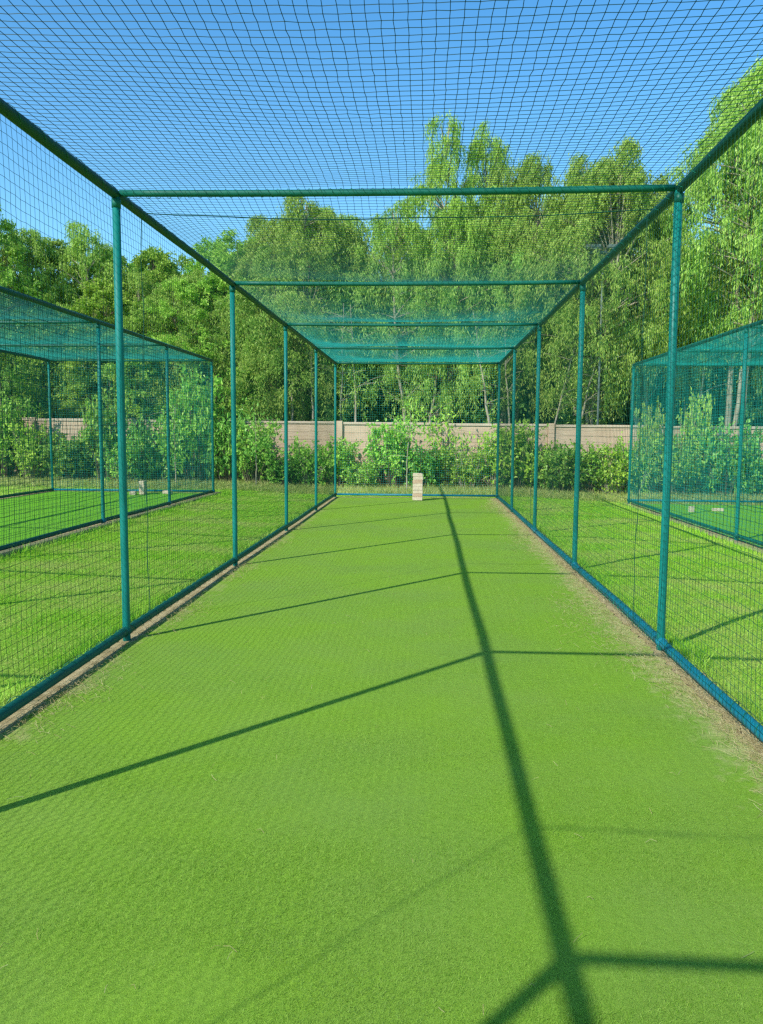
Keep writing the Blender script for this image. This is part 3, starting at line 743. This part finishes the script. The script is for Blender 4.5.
# ----------------------------------------------------------------- grass, turf pile, straw
CAM = np.array([0.2485, 0.0])
def blades(name, mat, rects, dens_fn, h_rng, w0, lean=.5, accept=None, zoff=0.0, dmax=26):
    Ps, Hs, Ws = [], [], []
    for (xa, xb, ya, yb) in rects:
        step = .5
        for gx in np.arange(xa, xb, step):
            for gy in np.arange(ya, yb, step):
                w_, l_ = min(step, xb - gx), min(step, yb - gy)
                c = np.array([gx + w_ / 2, gy + l_ / 2]); d = max(1.2, np.linalg.norm(c - CAM))
                if gy + l_ < 1.2: continue
                sl = (c[0] - CAM[0]) / max(c[1], .5)
                if (sl < -.62 or sl > .56) and c[1] > 4: continue          # far outside what can be seen
                n = int(dens_fn(d) * w_ * l_)
                p = np.stack([rng.uniform(gx, gx + w_, n), rng.uniform(gy, gy + l_, n)], 1)
                if accept is not None: p = p[accept(p)]
                Ps.append(p); k = max(1, d / 5.0) ** .75
                Hs.append(rng.uniform(*h_rng, len(p))); Ws.append(np.full(len(p), w0 * k))
    P = np.concatenate(Ps); Hh = np.concatenate(Hs); Wd = np.concatenate(Ws); n = len(P)
    tuft = .75 + .5 * (smooth_noise(P[:, 0] * 6, P[:, 1] * 6, .35, 5) + .5); Hh = Hh * np.clip(tuft, .5, 1.6)
    z = gz(P[:, 0]) + zoff
    a = rng.uniform(0, 2 * np.pi, n)
    b = np.stack([P[:, 0], P[:, 1], z - .002], 1)
    side = np.stack([np.cos(a), np.sin(a), np.zeros(n)], 1) * (Wd / 2)[:, None]
    la = rng.uniform(0, 2 * np.pi, n); ll = rng.uniform(.1, lean * 2, n) * Hh
    tip = b + np.stack([np.cos(la) * ll, np.sin(la) * ll, Hh], 1)
    v = np.stack([b - side, b + side, tip], 1).reshape(-1, 3)
    o = MB().add(v, None, np.arange(n * 3).reshape(-1, 3)).build(name, mat)
    o['kind'] = 'stuff'
    return o

def not_cage(p):
    m_ = np.ones(len(p), bool)
    for dx, yb in ((0, 18.3), (DX_L, 17.75), (DX_R, 18.7)):
        m_ &= ~((np.abs(p[:, 0] - dx) < HW + (.075 if dx == 0 else .19)) & (p[:, 1] < yb))
    return m_
gr = blades('lawn_grass', M['grass'], [(-12, 12, 2.5, 20.0)], lambda d: np.clip(4200 * (5.0 / d) ** 1.5, 420, 4200), (.014, .034), .0045, 1.0, not_cage)
tag(gr, 'short green lawn grass with straw coloured patches between the cages', 'grass')
def edge_ok(p):
    e = np.zeros(len(p), bool)
    for x in (-HW - .11, HW + .11, DX_L + HW + .24, DX_R - HW - .2):
        e |= np.abs(p[:, 0] - x) < .07 * (1 + .8 * np.sin(p[:, 1] * 5) * np.sin(p[:, 1] * 1.7))
    return e & not_cage(p)
ge = blades('edge_grass', M['grass'], [(-2.3, -1.85, 2.5, 18.2), (1.85, 2.3, 2.5, 18.2), (-4.5, -4.0, 6, 17.7), (4.3, 4.8, 6, 18.5)], lambda d: np.clip(5000 * (5.0 / d) ** 1.4, 600, 5000), (.05, .11), .0045, .7, edge_ok)
tag(ge, 'longer tufts of grass growing along the base rails', 'grass')
dv = blades('verge_grass', M['drygrass'], [(-14, 13, 18.75, 21.9)], lambda d: 520, (.05, .17), .0055, .8)
tag(dv, 'dry yellowish grass on the strip before the wall shrubs', 'grass')
def pile_ok(p):
    e = np.clip((p[:, 0] - 1.42) / .4, 0, 1) + smooth_noise(p[:, 0] * 5, p[:, 1] * 4, .25, 77)
    return rng.uniform(size=len(p)) > np.clip(e, 0, .92)
tp = blades('turf_pile', M['pile'], [(-1.765, 1.74, 1.2, 17.9)], lambda d: np.clip(52000 * (2.2 / d) ** 1.9, 900, 60000), (.006, .011), .0016, .9, pile_ok, .010)
tag(tp, 'short synthetic pile of the pale green pitch carpet', 'turf pile')

def straw(name, label, samples, Lr, w):
    n = len(samples); P = np.asarray(samples)
    a = rng.uniform(0, np.pi, n); L = rng.uniform(*Lr, n); bend = rng.normal(size=n) * .25
    d = np.stack([np.cos(a), np.sin(a)], 1); pe = np.stack([-d[:, 1], d[:, 0]], 1)
    zt = rng.uniform(.004, .022, n); g = gz(P[:, 0]) + .012
    pts = []
    for t in (-.5, 0, .5):
        xy = P + d * (L * t)[:, None] + pe * (bend * L * (.25 - t * t))[:, None]
        zz = g + zt * (1 if t == 0 else .35) + (rng.uniform(0, .02, n) if t > 0 else 0)
        pts.append(np.c_[xy, zz])
    S = np.stack(pts, 1)
    o = MB().strands(S, w, (0, 0, 1)).build(name, M['straw']); o['kind'] = 'stuff'; tag(o, label, 'straw')
smp = []
for _ in range(9500):                                   # right edge, thick by the rail and thinning inwards
    y = 2.2 + 15.6 * rng.uniform() ** 1.5
    smp.append((1.80 - abs(rng.normal()) * .15 * (1 + .5 * np.sin(y * 1.3)) , y))
for _ in range(4200):                                   # left edge clumps
    y = 2.6 + 10 * rng.uniform() ** 1.8
    dens = .5 + .5 * math.sin(y * 3.1 + 1)
    if rng.uniform() < dens: smp.append((-1.80 + abs(rng.normal()) * .13, y))
smp = np.array(smp)
straw('dry_straw', 'dry straw strewn along both edges of the pitch', smp, (.015, .065), .0007)
sc_ = np.stack([rng.uniform(-1.6, 1.7, 170), 1.5 + 12 * rng.uniform(size=170) ** 1.6], 1)
straw('loose_straw', 'single straws scattered over the pitch carpet', sc_, (.012, .05), .0007)

# ----------------------------------------------------------------- sky, sun, camera
sd = Vector((-2.51, -2.937, 3.03)).normalized()          # towards the sun
el = math.asin(sd.z); az = math.atan2(sd.x, sd.y)
w = bpy.data.worlds.new('World'); SC.world = w; w.use_nodes = True
nt = w.node_tree; bg = nt.nodes['Background']
sky = nt.nodes.new('ShaderNodeTexSky'); sky.sky_type = 'NISHITA'; sky.sun_disc = False
sky.sun_elevation = el; sky.sun_rotation = az
sky.air_density = 1.0; sky.dust_density = 1.0; sky.ozone_density = 1.3
hs = nt.nodes.new('ShaderNodeHueSaturation'); hs.inputs['Saturation'].default_value = 1.05
nt.links.new(sky.outputs[0], hs.inputs['Color']); tc = nt.nodes.new('ShaderNodeTexCoord'); sp = nt.nodes.new('ShaderNodeSeparateXYZ'); nt.links.new(tc.outputs['Generated'], sp.inputs[0])
deep = ramp(nt, sp.outputs['Z'], [(0.0, (1.10, 1.56, 1.66)), (0.22, (0.93, 1.56, 1.70)), (0.46, (0.60, 1.36, 1.70)), (0.62, (0.40, 0.72, 0.90)), (0.9, (0.28, 0.42, 0.46))])  # sky tint; zenith out of view darkened to cut the blue fill light
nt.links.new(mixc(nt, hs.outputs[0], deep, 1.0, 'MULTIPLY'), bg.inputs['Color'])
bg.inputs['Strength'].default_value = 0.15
sun = bpy.data.lights.new('sun', 'SUN'); sun.energy = 5.0; sun.angle = R(0.48); sun.color = (1.0, .95, .86)
so = bpy.data.objects.new('sun', sun); COL.objects.link(so)
so.rotation_euler = (-sd).to_track_quat('-Z', 'Y').to_euler()

cam = bpy.data.cameras.new('camera'); co = bpy.data.objects.new('camera', cam); COL.objects.link(co)
cam.sensor_fit = 'VERTICAL'; cam.sensor_height = 24.0; cam.lens = 804.5 * 24.0 / 1024.0
cam.clip_start = 0.05; cam.clip_end = 3000
co.matrix_world = Matrix.Translation((0.2485, 0, 1.44)) @ Matrix.Rotation(0.0562, 4, 'Z') @ Matrix.Rotation(math.pi / 2 - 0.0971, 4, 'X') @ Matrix.Rotation(0.0069, 4, 'Z')
SC.camera = co
SC.view_settings.view_transform = 'Standard'; SC.view_settings.look = 'None'; SC.view_settings.exposure = 0; SC.view_settings.gamma = 1
SC.render.film_transparent = False
c = SC.cycles
c.max_bounces = 8; c.diffuse_bounces = 3; c.glossy_bounces = 2; c.transmission_bounces = 4; c.transparent_max_bounces = 4
c.use_denoising = False
c.pixel_filter_type = 'BLACKMAN_HARRIS'; c.filter_width = 1.4
